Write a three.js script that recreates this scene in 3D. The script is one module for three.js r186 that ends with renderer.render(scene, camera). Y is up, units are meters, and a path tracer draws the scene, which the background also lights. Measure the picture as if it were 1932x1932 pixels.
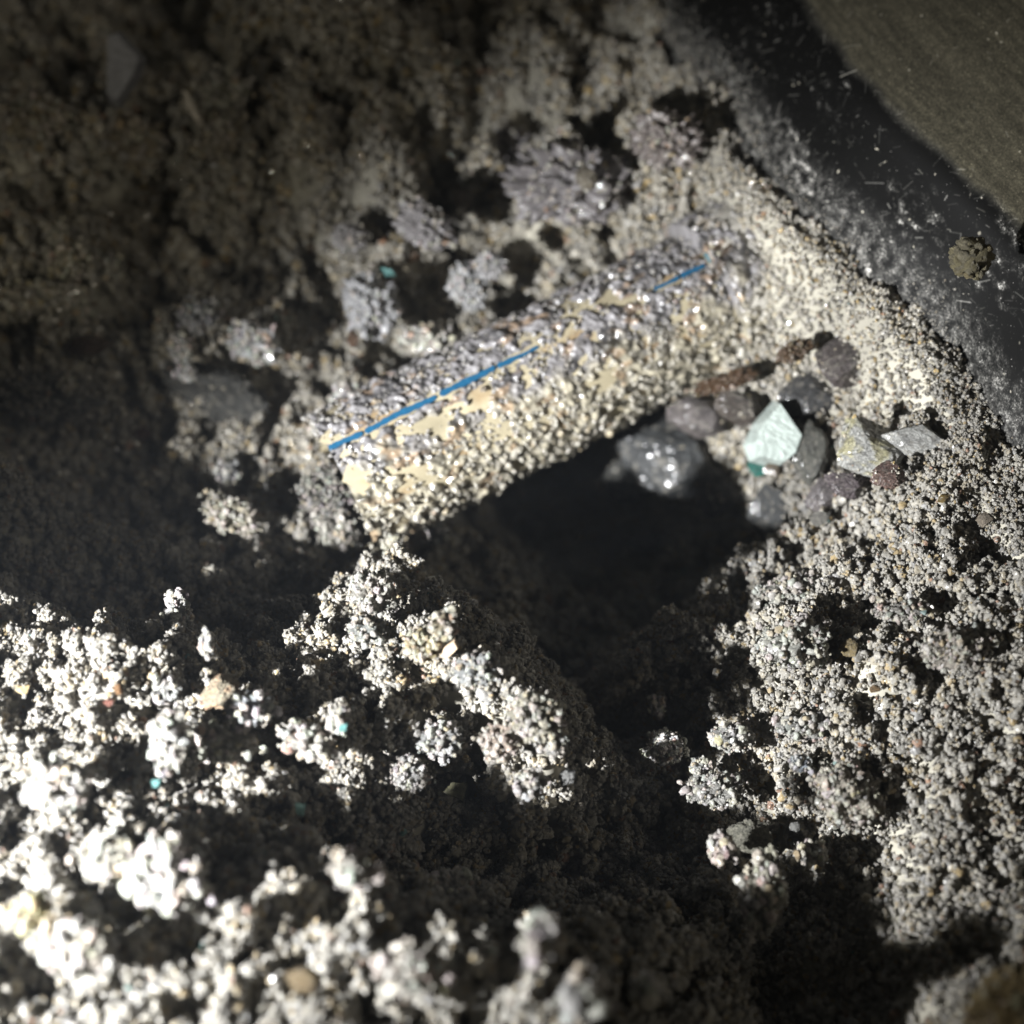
import * as THREE from 'three';
import { ImprovedNoise } from 'three/addons/math/ImprovedNoise.js';
import { ConvexGeometry } from 'three/addons/geometries/ConvexGeometry.js';
import { mergeVertices, mergeGeometries } from 'three/addons/utils/BufferGeometryUtils.js';

// ---------------------------------------------------------------- camera, sky, light, exposure
const scene = new THREE.Scene();
const FOV = 38, PITCH = 55 * Math.PI / 180, DIST = 0.16;
const camera = new THREE.PerspectiveCamera(FOV, 1, 0.01, 20);
camera.position.set(0, DIST * Math.sin(PITCH), DIST * Math.cos(PITCH));
camera.lookAt(0, 0, 0);
camera.updateMatrixWorld(true);
camera.focus = 0.147;
camera.userData.fStop = 15;

// a night sky: dark, slightly warm overhead, cooler to the horizon
{
  const W = 64, H = 32, d = new Float32Array(W * H * 4);
  for (let y = 0; y < H; y++) for (let x = 0; x < W; x++) {
    const up = y / (H - 1) * 2 - 1, k = 0.75 + 0.25 * Math.abs(up), o = (y * W + x) * 4;
    d[o] = 0.036 * k; d[o + 1] = 0.035 * k; d[o + 2] = 0.032 * k; d[o + 3] = 1;
  }
  const t = new THREE.DataTexture(d, W, H, THREE.RGBAFormat, THREE.FloatType);
  t.mapping = THREE.EquirectangularReflectionMapping; t.magFilter = THREE.LinearFilter; t.needsUpdate = true;
  scene.background = t; scene.environment = t;
}
// damp, dusty air in the beam
scene.fog = new THREE.FogExp2(new THREE.Color().setRGB(0.80, 0.88, 1.0), 0.11);
// dim warm fill, added from the right to lift the lower right
const warmFill = new THREE.DirectionalLight(new THREE.Color(1, 0.91, 0.75), 0.32);
warmFill.position.set(0.6, 0.55, 0.3); warmFill.castShadow = true; warmFill.shadow.radius = 30;
warmFill.shadow.camera.left = warmFill.shadow.camera.bottom = -0.15; warmFill.shadow.camera.right = warmFill.shadow.camera.top = 0.15;
scene.add(warmFill);
// the torch: a bright beam and the warmer spill round it, both from one lens
const LAMP = new THREE.Vector3(-0.095, 0.066, 0.083), AIM = new THREE.Vector3(-0.010, 0.003, 0.023);
const beam = new THREE.SpotLight(new THREE.Color(0.97, 0.98, 1.0), 0.375, 0, 26 * Math.PI / 180, 0.85);
beam.position.copy(LAMP); beam.target.position.copy(AIM); beam.castShadow = true; beam.shadow.radius = 0.09;
scene.add(beam, beam.target);
const spill = new THREE.SpotLight(new THREE.Color(1.0, 0.93, 0.76), 0.013, 0, 80 * Math.PI / 180, 0.4);
spill.position.copy(LAMP); spill.target.position.copy(AIM); spill.castShadow = true; spill.shadow.radius = 0.3;
scene.add(spill, spill.target);

const renderer = new THREE.WebGLRenderer({ antialias: true });
renderer.toneMapping = THREE.LinearToneMapping;
renderer.toneMappingExposure = 1;
renderer.shadowMap.enabled = true;

// ---------------------------------------------------------------- helpers
function mulberry(a) { return () => { a = (a + 0x6d2b79f5) | 0; let t = Math.imul(a ^ (a >>> 15), 1 | a); t = (t + Math.imul(t ^ (t >>> 7), 61 | t)) ^ t; return ((t ^ (t >>> 14)) >>> 0) / 4294967296; }; }
const rng = mulberry(20417);
const pn = new ImprovedNoise();
const noise = (x, y, z) => pn.noise(x + 100.37, y + 57.91, z + 23.13);
const fbm = (x, y, z, n = 4) => { let s = 0, a = 1, f = 1; for (let i = 0; i < n; i++) { s += a * noise(x * f, y * f, z * f); a *= 0.5; f *= 2.03; } return s; };
const clamp = (x, a, b) => Math.min(b, Math.max(a, x));
const smooth = (x, a, b) => { const t = clamp((x - a) / (b - a), 0, 1); return t * t * (3 - 2 * t); };
const V = (x, y, z) => new THREE.Vector3(x, y, z);
const TAN = Math.tan(FOV * Math.PI / 360), SIDE = 1932;
const FWD = V(0, -Math.sin(PITCH), -Math.cos(PITCH)), UPV = V(0, Math.cos(PITCH), -Math.sin(PITCH));
// a pixel of the photograph (on a 1932 grid) and a height give the point where the thing stands
function at(px, py, h) {
  const d = FWD.clone().addScaledVector(V(1, 0, 0), (px / SIDE * 2 - 1) * TAN).addScaledVector(UPV, (1 - py / SIDE * 2) * TAN);
  return camera.position.clone().addScaledVector(d, (h - camera.position.y) / d.y);
}
const depthOf = (p) => p.clone().sub(camera.position).dot(FWD);
const perPixel = (p) => 2 * depthOf(p) * TAN / SIDE;
function pixelOf(x, y, z) {
  const rx = x, ry = y - camera.position.y, rz = z - camera.position.z, dp = ry * FWD.y + rz * FWD.z;
  return [(rx / dp / TAN + 1) * SIDE / 2, (1 - (ry * UPV.y + rz * UPV.z) / dp / TAN) * SIDE / 2];
}
const names = new Map();
function numbered(name) { const n = names.get(name) ?? 0; names.set(name, n + 1); return n ? `${name}_${String(n).padStart(3, '0')}` : name; }
function tag(o, label, category, group) { o.userData.label = label; o.userData.category = category; if (group) o.userData.group = group; return o; }
function shade(o) { o.traverse((c) => { if (c.isMesh) { c.castShadow = true; c.receiveShadow = true; } }); return o; }

// ---------------------------------------------------------------- the lie of the land
// heights in millimetres, mostly read off the photograph
const CONTROL = [
  [0, 1900, 6], [200, 1700, 7], [400, 1850, 8], [0, 1500, 7], [300, 1500, 6], [100, 1350, 6], [350, 1370, 6], [0, 1270, 8], [200, 1290, 10], [-150, 1500, 7], [-220, 1300, 6], [-150, 1900, 5], [-230, 1130, 16], [-230, 950, 16], [-230, 750, 14], [-320, 850, 20], [450, 1500, 4], [430, 1650, 7], [470, 1720, 6],  // the bank beyond the left frame edge is added to shade the hollow
  [0, 1150, -9], [200, 1170, -10], [400, 1200, -8], [0, 950, -15], [250, 950, -16], [500, 1000, -14], [600, 1150, -13], [520, 1240, -2], [350, 1280, 6],
  [300, 800, -17], [500, 800, -17], [0, 780, -12], [100, 640, -7], [300, 620, -15], [500, 640, -9], [340, 680, -10], [600, 720, -15], 
  [0, 450, -3], [150, 500, -2], [300, 430, -10], [0, 250, 4], [200, 250, 2], [400, 250, 2], [600, 300, 2], [100, 50, 2], [350, 60, -2], [600, 60, 8], [800, 150, 7], [1000, 100, 9], [1180, 60, 8], [450, 480, -10], [700, 300, 3], [-150, 200, 4], [-100, -150, 8], [500, -150, 10], [1080, -150, 8],
  [770, 380, 0], [1080, 310, 5], [1250, 280, 6], [900, 440, -15], [980, 450, -15], [820, 520, -15], [870, 600, -14], [600, 520, -11], [1150, 420, -8], [680, 440, -4], [930, 250, 6], [1000, 230, 7],
  [640, 720, -12], [720, 990, -21], [590, 870, -10], [545, 850, -15], [600, 980, -18], [640, 940, -13], [820, 1000, -20], [540, 920, -15], [680, 1060, -14], [800, 1085, -17],
  [900, 1040, -32], [1000, 1050, -42], [1100, 970, -42], [1200, 930, -44], [1100, 1150, -38], [1300, 1000, -42], [1340, 1090, -30], [1180, 1100, -42], [1020, 1180, -26], [900, 1120, -22],
  [1450, 850, -17], [1650, 840, -6], [1300, 800, -26], [1300, 900, -36], [1580, 710, -1], [1710, 770, 5], [1450, 950, -30], [1600, 920, -12], [1520, 920, -18], [1600, 640, 7], [1740, 850, 1],
  [1300, 1180, -3], [1430, 1060, -5], [1540, 985, -4], [1750, 920, -2], [1600, 1100, 2], [1800, 1100, 5], [1500, 1230, 1], [1700, 1260, 5], [1900, 1250, 9], [1420, 1330, -5], [1270, 1310, -10], [1260, 1400, -9], [1620, 1400, 1], [1800, 1420, 4], [2050, 1200, 11], [1940, 980, 10],
  [700, 1100, 0], [850, 1230, 7], [1000, 1340, 6], [930, 1290, 7], [780, 1170, 4], [1040, 1390, 5], [750, 1320, 5], [560, 1360, 5], [620, 1250, 3], [1060, 1420, -2], [660, 1420, 6],
  [930, 1180, -16], [1080, 1290, -24], [1150, 1430, -19], [1250, 1450, -17],
  [720, 1500, -3], [900, 1540, -14], [1100, 1600, -17], [620, 1640, -9], [560, 1560, -1], [800, 1700, -15], [900, 1750, -12], [1000, 1690, -18], [1000, 1790, -11], [1200, 1750, -18], [1250, 1600, -17],
  [560, 1840, 7], [640, 1860, 6], [800, 1860, 7], [900, 1910, 8], [1040, 1910, 7], [1140, 1910, 3], [1250, 1900, -5], [500, 1760, 7], [700, 2050, 9], [1000, 2050, 8], [1200, 2050, 0],
  [1400, 1530, -10], [1450, 1700, -8], [1600, 1620, -4], [1800, 1600, 3], [1600, 1850, -3], [1800, 1750, 3], [1900, 1900, 9], [1400, 1850, -7], [1500, 1480, -4], [2050, 1700, 8],
  [1280, 180, 9], [1430, 370, 11], [1490, 430, 12], [1600, 560, 11], [1770, 790, 8], [1870, 940, 8], [1350, 300, 9], [1540, 500, 11], [1690, 650, 13], [1760, 750, 13], [1640, 590, 14], [1830, 810, 13], [1875, 880, 12], [1480, 560, 6],
  [1560, 100, 10], [1700, 260, 11], [1850, 430, 11], [1980, 600, 10], [2080, 780, 9], [2050, 200, 8], [1215, 30, 10], [1350, 180, 12.5], [1500, 370, 15], [1640, 485, 15.5], [1800, 650, 14.5], [1930, 865, 13], [1500, -150, 8],
].map(([px, py, h]) => { const p = at(px, py, h / 1000); return [p.x, p.z, h / 1000]; });
// the rim of the hollow drops off at once
for (const [px, py, h] of [[1290, 1170, -5], [1360, 1115, -5], [1430, 1060, -5], [1485, 1020, -4], [1540, 985, -4], [1600, 965, -3]]) { const p = at(px, py, h / 1000); CONTROL.push([p.x, p.z, h / 1000], [p.x - 0.001, p.z - 0.0055, -0.027], [p.x - 0.001, p.z - 0.010, -0.032]); }
function broad(x, z) {
  let s = 0, w = 0;
  for (const [cx, cz, h] of CONTROL) { const d = (cx - x) ** 2 + (cz - z) ** 2, k = 1 / (d + 5e-6) ** 2; s += k * h; w += k; }
  return s / w;
}
// ---------------------------------------------------------------- the black plastic panel's foot, needed by the sand
const EDGE = [[1080, -140, 8], [1215, 30, 10], [1350, 185, 12.5], [1500, 372, 15], [1640, 490, 15.5], [1800, 655, 14.5], [1932, 872, 13], [2040, 1060, 12]].map(([px, py, h]) => at(px, py, h / 1000));
const edgeCurve = new THREE.CatmullRomCurve3(EDGE.map((p) => V(p.x, 0, p.z)));
const edgePts = edgeCurve.getSpacedPoints(60), edge3 = new THREE.CatmullRomCurve3(EDGE);
function pastEdge(x, z) {                                          // metres behind the panel's foot
  let best = 1, s = 0;
  for (let i = 0; i < 60; i++) {
    const a = edgePts[i], b = edgePts[i + 1], dx = b.x - a.x, dz = b.z - a.z, t = clamp(((x - a.x) * dx + (z - a.z) * dz) / (dx * dx + dz * dz), 0, 1), d = Math.hypot(x - a.x - dx * t, z - a.z - dz * t);
    if (d < best) { best = d; s = dx * (z - a.z) - dz * (x - a.x) < 0 ? 1 : -1; }
  }
  return best * s;
}

const edgeHeights = edge3.getSpacedPoints(60);
const edgeHeightAt = (x, z) => { let k = 0, best = 1; edgePts.forEach((p, i) => { const d = Math.hypot(p.x - x, p.z - z); if (d < best) { best = d; k = i; } }); return edgeHeights[k].y; };
const FX0 = -0.1, FX1 = 0.1, FZ0 = -0.12, FZ1 = 0.072;
// clods, then crumbs
function ground(x, z) {
  let lip = -1, byLip = 0;
  if (x > 0.005 && x < 0.1 && z < 0.03 && z > -0.1) { const pe = pastEdge(x, z); if (pe > -0.02) { byLip = smooth(pe, -0.012, -0.004); lip = edgeHeightAt(x, z) - 0.0022 - Math.max(0, -pe - (0.0025 + 0.0030 * smooth(x, 0.04, 0.055))) * 3.2 - Math.max(0, pe) * 0.3; } }
  const edge = smooth(Math.max(FX0 - x, x - FX1, FZ0 - z, z - FZ1), 0, 0.05);
  let h = Math.max(broad(x, z), lip) * (1 - edge);
  const back = smooth(-z, 0.0, 0.05);                            // the far bank is coarser
  const lumpy = Math.abs(fbm(x * 70, 1.7, z * 70, 2));
  h += (0.0012 + 0.0030 * back) * (0.45 - lumpy * 1.6) * (1 - 0.85 * byLip);
  h += 0.0013 * fbm(x * 260, 5.3, z * 260, 3);
  if (back > 0 && edge < 1) {                                      // clods parted by cracks
    const wx = x + 0.003 * fbm(x * 120, 2.2, z * 120, 2), wz = z + 0.003 * fbm(x * 120, 6.2, z * 120, 2), S = 0.0115, gx = Math.floor(wx / S), gz = Math.floor(wz / S);
    let a = 9, b = 9, tall = 0;
    for (let i = -1; i <= 1; i++) for (let j = -1; j <= 1; j++) {
      const u = gx + i, v = gz + j, rx = (Math.sin(u * 127.1 + v * 311.7) * 43758.5453) % 1, rz = (Math.sin(u * 269.5 + v * 183.3) * 43758.5453) % 1, d = Math.hypot(u + 0.5 + 0.45 * rx - wx / S, v + 0.5 + 0.45 * rz - wz / S);
      if (d < a) { b = a; a = d; tall = rx; } else if (d < b) b = d;
    }
    h += back * (1 - edge) * smooth(-x, -0.03, -0.005) * (0.0055 * (smooth(b - a, 0.02, 0.45) - 0.6) + 0.003 * tall);
  }
  // layered shelves on the right slope
  const [px, py] = pixelOf(x, h, z), right = smooth(px, 1250, 1400) * smooth(py, 950, 1020) * smooth(-py, -1560, -1440);
  if (right > 0 && edge === 0) h += right * 0.0026 * (0.15 - Math.abs(fbm(x * 55 + z * 20, 8.8, z * 190 + x * 50, 2)) * 1.4 + 0.35);
  return h;
}
// cached grid of the ground for quick look-ups
const CELL = 0.0002, GW = Math.round((FX1 - FX0) / CELL) + 1, GH = Math.round((FZ1 - FZ0) / CELL) + 1;
const coarse = (() => {                                           // every third cell exact, the rest between
  const S = 3, w = Math.ceil(GW / S) + 1, h = Math.ceil(GH / S) + 1, a = new Float32Array(w * h);
  for (let j = 0; j < h; j++) for (let i = 0; i < w; i++) a[j * w + i] = ground(FX0 + i * S * CELL, FZ0 + j * S * CELL);
  return (x, z) => {
    const u = clamp((x - FX0) / CELL / S, 0, w - 1.001), v = clamp((z - FZ0) / CELL / S, 0, h - 1.001), i = u | 0, j = v | 0, fu = u - i, fv = v - j, o = j * w + i;
    return (a[o] * (1 - fu) + a[o + 1] * fu) * (1 - fv) + (a[o + w] * (1 - fu) + a[o + w + 1] * fu) * fv;
  };
})();
const top = new Float32Array(GW * GH);
for (let j = 0; j < GH; j++) for (let i = 0; i < GW; i++) top[j * GW + i] = coarse(FX0 + i * CELL, FZ0 + j * CELL);
const topAt = (x, z) => top[clamp(Math.round((z - FZ0) / CELL), 0, GH - 1) * GW + clamp(Math.round((x - FX0) / CELL), 0, GW - 1)];

// ---------------------------------------------------------------- colours of sand
const TONES = [
  [0.40, 34, 0.43, 0.41, 0.375], [0, 16, 0.52, 0.49, 0.42], [0, 16, 0.47, 0.40, 0.27], [0, 10, 0.30, 0.29, 0.27], [0, 7, 0.62, 0.60, 0.55],
  [0, 5, 0.42, 0.30, 0.12], [0, 1.4, 0.34, 0.17, 0.09], [0, 3, 0.16, 0.16, 0.165], [0, 3, 0.36, 0.37, 0.40], [0, 0.07, 0.10, 0.36, 0.33],
];
const TOTAL = TONES.reduce((s, t) => s + t[1], 0);
function sandTone(r) {
  let k = r() * TOTAL, i = 0;
  while (i < TONES.length - 1 && (k -= TONES[i][1]) > 0) i++;
  const t = TONES[i], j = 0.88 + 0.22 * r(), m = i === 5 || i === 6 || i === 9 ? 0.15 : 0.45;
  return [(t[2] + (0.39 - t[2]) * m) * j, (t[3] + (0.355 - t[3]) * m) * j, (t[4] + (0.275 - t[4]) * m) * j];
}

// ---------------------------------------------------------------- materials
function speckle(seed, size, lo, hi, freq) {
  const d = new Uint8Array(size * size * 4), r = mulberry(seed);
  for (let y = 0; y < size; y++) for (let x = 0; x < size; x++) {
    const a = x / size * 2 * Math.PI, b = y / size * 2 * Math.PI, X = Math.cos(a) * freq, Y = Math.sin(a) * freq, Z = Math.cos(b) * freq, W = Math.sin(b) * freq;
    const n = clamp(0.5 + 0.55 * fbm(X + W * 0.7, Y - Z * 0.6, Z + W + seed, 4) + 0.16 * (r() - 0.5), 0, 1), v = 255 * (lo + (hi - lo) * n), o = (y * size + x) * 4;
    d[o] = d[o + 1] = d[o + 2] = v; d[o + 3] = 255;
  }
  const t = new THREE.DataTexture(d, size, size, THREE.RGBAFormat);
  t.wrapS = t.wrapT = THREE.RepeatWrapping; t.magFilter = THREE.LinearFilter; t.needsUpdate = true;
  return t;
}
const mottle = speckle(3, 256, 0.62, 1, 2.2), bumpy = speckle(8, 256, 0, 1, 5);
const grainDry = new THREE.MeshPhysicalMaterial({ color: 0xffffff, roughness: 0.9, map: mottle, bumpMap: bumpy, bumpScale: 0.00004, clearcoat: 0.5, clearcoatRoughness: 0.25, transmission: 0.3 });
const grainWet = new THREE.MeshPhysicalMaterial({ color: 0xffffff, roughness: 0.35, map: mottle, clearcoat: 1, clearcoatRoughness: 0.05 });
const soil = new THREE.MeshStandardMaterial({ color: 0xffffff, vertexColors: true, roughness: 0.95 });
const clumpDry = new THREE.MeshPhysicalMaterial({ color: 0xffffff, vertexColors: true, roughness: 0.6, specularIntensity: 0.8, map: mottle, bumpMap: bumpy, bumpScale: 0.0002 });
const clumpWet = new THREE.MeshPhysicalMaterial({ color: 0xffffff, vertexColors: true, roughness: 0.4, clearcoat: 1, clearcoatRoughness: 0.03, map: mottle, bumpMap: bumpy, bumpScale: 0.00002 });
const crustMat = new THREE.MeshPhysicalMaterial({ color: 0xffffff, vertexColors: true, roughness: 0.45, clearcoat: 0.7, clearcoatRoughness: 0.2, side: THREE.DoubleSide });
const stoneDry = new THREE.MeshPhysicalMaterial({ color: 0xffffff, vertexColors: true, roughness: 0.75, map: mottle, bumpMap: bumpy, bumpScale: 0.0001 });
const stoneWet = new THREE.MeshPhysicalMaterial({ color: 0xffffff, vertexColors: true, roughness: 0.6, map: mottle, bumpMap: bumpy, bumpScale: 0.00012, clearcoat: 0.45, clearcoatRoughness: 0.16 });

// ---------------------------------------------------------------- grain shapes
function grainShape(seed, detail, rough, facets) {
  const r = mulberry(seed);
  let g;
  if (facets) {
    const pts = [];
    for (let i = 0; i < 16; i++) { const v = V(r() - 0.5, r() - 0.5, r() - 0.5).normalize().multiplyScalar(0.85 + 0.25 * r()); pts.push(v); }
    g = new ConvexGeometry(pts);
    const n = g.attributes.position.count; g.setAttribute('uv', new THREE.BufferAttribute(new Float32Array(n * 2).map(() => r()), 2));
  } else {
    g = new THREE.IcosahedronGeometry(1, detail); g.deleteAttribute('normal'); const uv = g.attributes.uv; g.deleteAttribute('uv');
    g = mergeVertices(g, 1e-4);
    const p = g.attributes.position, uvs = new Float32Array(p.count * 2), v = V(0, 0, 0);
    for (let i = 0; i < p.count; i++) {
      v.fromBufferAttribute(p, i);
      const k = 1 + rough * noise(v.x * 1.3 + seed, v.y * 1.3, v.z * 1.3) + rough * 0.6 * noise(v.x * 3 + seed, v.y * 3, v.z * 3);
      p.setXYZ(i, v.x * k, v.y * k, v.z * k); uvs[i * 2] = v.x * 0.5 + v.z * 0.3; uvs[i * 2 + 1] = v.y * 0.5 - v.z * 0.3;
    }
    g.setAttribute('uv', new THREE.BufferAttribute(uvs, 2));
    g.computeVertexNormals();
  }
  return g;
}
// a grain with smaller ones cemented to it
function crumbShape(seed) {
  const r = mulberry(seed * 977), parts = [];
  const n = 5 + (r() * 5 | 0);
  for (let k = 0; k < n; k++) {
    const g = r() < 0.4 ? grainShape(seed * 13 + k, 0, 0, true) : grainShape(seed * 13 + k, 1, 0.45), big = k ? 0.28 + 0.38 * r() : 0.68, d = k ? 0.62 + 0.3 * r() : 0;
    const m = new THREE.Matrix4().compose(V(r() - 0.5, r() - 0.5, r() - 0.5).normalize().multiplyScalar(d), new THREE.Quaternion().setFromEuler(new THREE.Euler(r() * 6, r() * 6, r() * 6)), V(big * (0.8 + 0.5 * r()), big * (0.7 + 0.4 * r()), big));
    let h = g.clone().applyMatrix4(m); if (h.index) h = h.toNonIndexed(); parts.push(h);
  }
  return mergeGeometries(parts);
}
const FINE = [1, 2, 3, 4].map((s) => grainShape(s * 17, 2, 0.6)).concat([1, 2, 3, 4].map((s) => grainShape(s * 31, 0, 0, true)), [1, 2, 3, 4, 5, 6].map(crumbShape));
const SMALL = [1, 2, 3, 4].map((s) => grainShape(s * 53, 1, 0.6)).concat([5, 6, 7, 8].map((s) => grainShape(s * 29, 0, 0, true)));

// ---------------------------------------------------------------- ground
const groundColor = (x, z, r) => { const k = 0.27 + 0.12 * fbm(x * 90, 2, z * 90, 3); return [k * 1.06, k, k * 0.82]; };
{
  const xs = [], zs = [];
  for (const s of [-3, -1.2, -0.5, -0.25, -0.17, -0.13]) xs.push(s);
  for (let x = FX0; x <= FX1 + 1e-9; x += 0.0005) xs.push(x);
  for (const s of [0.13, 0.17, 0.25, 0.5, 1.2, 3]) xs.push(s);
  for (const s of [-3, -1.2, -0.5, -0.27, -0.19, -0.14]) zs.push(s);
  for (let z = FZ0; z <= FZ1 + 1e-9; z += 0.0005) zs.push(z);
  for (const s of [0.085, 0.1, 0.13, 0.2, 0.5, 1.2, 3]) zs.push(s);
  const nx = xs.length, nz = zs.length, p = new Float32Array(nx * nz * 3), c = new Float32Array(nx * nz * 3), idx = new Uint32Array((nx - 1) * (nz - 1) * 6);
  for (let j = 0; j < nz; j++) for (let i = 0; i < nx; i++) {
    const o = (j * nx + i) * 3, x = xs[i], z = zs[j], inside = x >= FX0 && x <= FX1 && z >= FZ0 && z <= FZ1;
    p[o] = x; p[o + 1] = inside ? coarse(x, z) - 0.0004 : ground(x, z) - 0.0004; p[o + 2] = z;
    [c[o], c[o + 1], c[o + 2]] = groundColor(x, z);
  }
  let q = 0;
  for (let j = 0; j < nz - 1; j++) for (let i = 0; i < nx - 1; i++) { const a = j * nx + i; idx[q++] = a; idx[q++] = a + nx; idx[q++] = a + 1; idx[q++] = a + 1; idx[q++] = a + nx; idx[q++] = a + nx + 1; }
  const g = new THREE.BufferGeometry();
  g.setAttribute('position', new THREE.BufferAttribute(p, 3)); g.setAttribute('color', new THREE.BufferAttribute(c, 3)); g.setIndex(new THREE.BufferAttribute(idx, 1));
  g.computeVertexNormals();
  const m = new THREE.Mesh(g, soil); m.name = 'ground'; m.userData.kind = 'structure'; m.userData.label = 'damp dug sandy ground with a hollow under the pipe';
  scene.add(shade(m));
}

// ---------------------------------------------------------------- sand: grains let fall until they touch, where they stay
const grains = { dry: FINE.map(() => []), wet: FINE.map(() => []) };
function settle(x, z, r) {
  const ci = (x - FX0) / CELL, cj = (z - FZ0) / CELL, R = r / CELL, i0 = Math.max(0, Math.ceil(ci - R)), i1 = Math.min(GW - 1, Math.floor(ci + R)), j0 = Math.max(0, Math.ceil(cj - R)), j1 = Math.min(GH - 1, Math.floor(cj + R));
  let y = -1, sum = 0, cells = 0;
  for (let j = j0; j <= j1; j++) for (let i = i0; i <= i1; i++) { const d = ((i - ci) ** 2 + (j - cj) ** 2) * CELL * CELL; if (d < r * r) { y = Math.max(y, top[j * GW + i] + Math.sqrt(r * r - d) * 0.5); sum += top[j * GW + i]; cells++; } }
  if (!cells) return null;
  y = sum / cells + (y - sum / cells) * STICK;
  for (let j = j0; j <= j1; j++) for (let i = i0; i <= i1; i++) { const d = ((i - ci) ** 2 + (j - cj) ** 2) * CELL * CELL; if (d < r * r) top[j * GW + i] = Math.max(top[j * GW + i], y + Math.sqrt(r * r - d) * 0.9); }
  return y;
}
const q4 = new THREE.Quaternion(), e3 = new THREE.Euler(), m4 = new THREE.Matrix4();
function put(list, x, y, z, r, tone, flat = 1) {
  e3.set(rng() * 6.28, rng() * 6.28, rng() * 6.28); q4.setFromEuler(e3);
  m4.compose(V(x, y, z), q4, V(r * (0.8 + 0.45 * rng()), r * (0.75 + 0.4 * rng()) * flat, r * (0.75 + 0.4 * rng())));
  list.push([m4.clone(), tone]);
}
let dropped = 0, STICK = 0.4;
function rain(n, r0, r1, power, clumping, only) {
  for (let k = 0; k < n; k++) {
    const z = FZ0 + rng() * (FZ1 - FZ0), x = FX0 + rng() * (FX1 - FX0), y0 = coarse(x, z), [px, py] = pixelOf(x, y0, z);
    if (px < -90 || px > 2020 || py < -90 || py > 2060) continue;
    if (px > 1150 && py < 1100 && pastEdge(x, z) > 0.03) continue;
    if (only && !only(px, py, x, z)) continue;
    const strip = px > 1150 && py < 1150 ? smooth(pastEdge(x, z), -0.010, -0.004) : 0, c = fbm(x * 330, 9.1, z * 330, 2) + strip * 2;
    if (clumping && rng() > smooth(c, -0.45 * clumping - 0.35 * smooth(px, 1250, 1450) - 0.4 * smooth(py, 1350, 1550), 0.5)) continue;
    let scale = 1 + 0.35 * smooth(py, 1450, 1800) * smooth(1400, px, px + 1) - 0.15 * smooth(px, 1300, 1450) - 0.2 * smooth(px, 1300, 1500) * smooth(py, 1400, 1600);
    if (px > 1150 && py < 1100) scale *= 1 - 0.5 * strip;
    const r = (r0 + (r1 - r0) * Math.pow(rng(), power)) * scale, y = settle(x, z, r);
    if (y === null) continue;
    const wet = rng() < smooth(-z, 0.005, 0.02) * 0.75;
    const kind = (rng() * FINE.length) | 0, t = sandTone(rng);
    const patch = 0.92 + 0.22 * fbm(x * 120, 3, z * 120, 2);
    put((wet ? grains.wet : grains.dry)[kind], x, y, z, r, [t[0] * patch, t[1] * patch, t[2] * patch]);
    dropped++;
  }
}
rain(70000, 0.00035, 0.0008, 2.0, 0);
STICK = 0.42;
rain(190000, 0.00030, 0.00075, 2.2, 1);
rain(120000, 0.00020, 0.00045, 1.6, 0.7);
STICK = 0.4;
rain(700000, 0.00024, 0.00055, 1.6, 0, (px, py, x, z) => px > 1150 && py < 1150 && Math.abs(pastEdge(x, z) + 0.002) < 0.011);
rain(330000, 0.00009, 0.00024, 1.4, 0);
function instanced(name, geometry, material, list, parent) {
  const m = new THREE.InstancedMesh(geometry, material, list.length), col = new THREE.Color();
  list.forEach(([mat, t], i) => { m.setMatrixAt(i, mat); m.setColorAt(i, col.setRGB(t[0], t[1], t[2])); });
  m.name = name; m.userData.kind = 'stuff'; m.castShadow = m.receiveShadow = true;
  (parent ?? scene).add(m);
  return m;
}
{
  const heap = new THREE.Group(); heap.name = 'sand'; heap.userData.kind = 'stuff'; heap.userData.label = 'damp pale sand grains covering the dug ground'; heap.userData.category = 'sand';
  scene.add(heap);
  for (const [key, mat] of [['dry', grainDry], ['wet', grainWet]]) FINE.forEach((g, i) => { if (grains[key][i].length) instanced('sand_grains', g, mat, grains[key][i], heap); });
}
console.log('grains', dropped);

// ---------------------------------------------------------------- merging many grains into one body
class Body {
  constructor() { this.p = []; this.n = []; this.c = []; this.u = []; this.i = []; }
  add(g, matrix, color) {
    const p = g.attributes.position, n = g.attributes.normal, u = g.attributes.uv, base = this.p.length / 3, v = V(0, 0, 0), nm = new THREE.Matrix3().getNormalMatrix(matrix);
    for (let i = 0; i < p.count; i++) {
      v.fromBufferAttribute(p, i).applyMatrix4(matrix); this.p.push(v.x, v.y, v.z);
      v.fromBufferAttribute(n, i).applyMatrix3(nm).normalize(); this.n.push(v.x, v.y, v.z);
      const c = typeof color === 'function' ? color(i) : color; this.c.push(c[0], c[1], c[2]);
      this.u.push(u ? u.getX(i) : 0, u ? u.getY(i) : 0);
    }
    if (g.index) for (let i = 0; i < g.index.count; i++) this.i.push(g.index.getX(i) + base); else for (let i = 0; i < p.count; i++) this.i.push(base + i);
  }
  build(name, material, parent) {
    const g = new THREE.BufferGeometry();
    g.setAttribute('position', new THREE.Float32BufferAttribute(this.p, 3)); g.setAttribute('normal', new THREE.Float32BufferAttribute(this.n, 3));
    g.setAttribute('color', new THREE.Float32BufferAttribute(this.c, 3)); g.setAttribute('uv', new THREE.Float32BufferAttribute(this.u, 2)); g.setIndex(this.i);
    const m = new THREE.Mesh(g, material); m.name = name; (parent ?? scene).add(m);
    return shade(m);
  }
}
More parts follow.
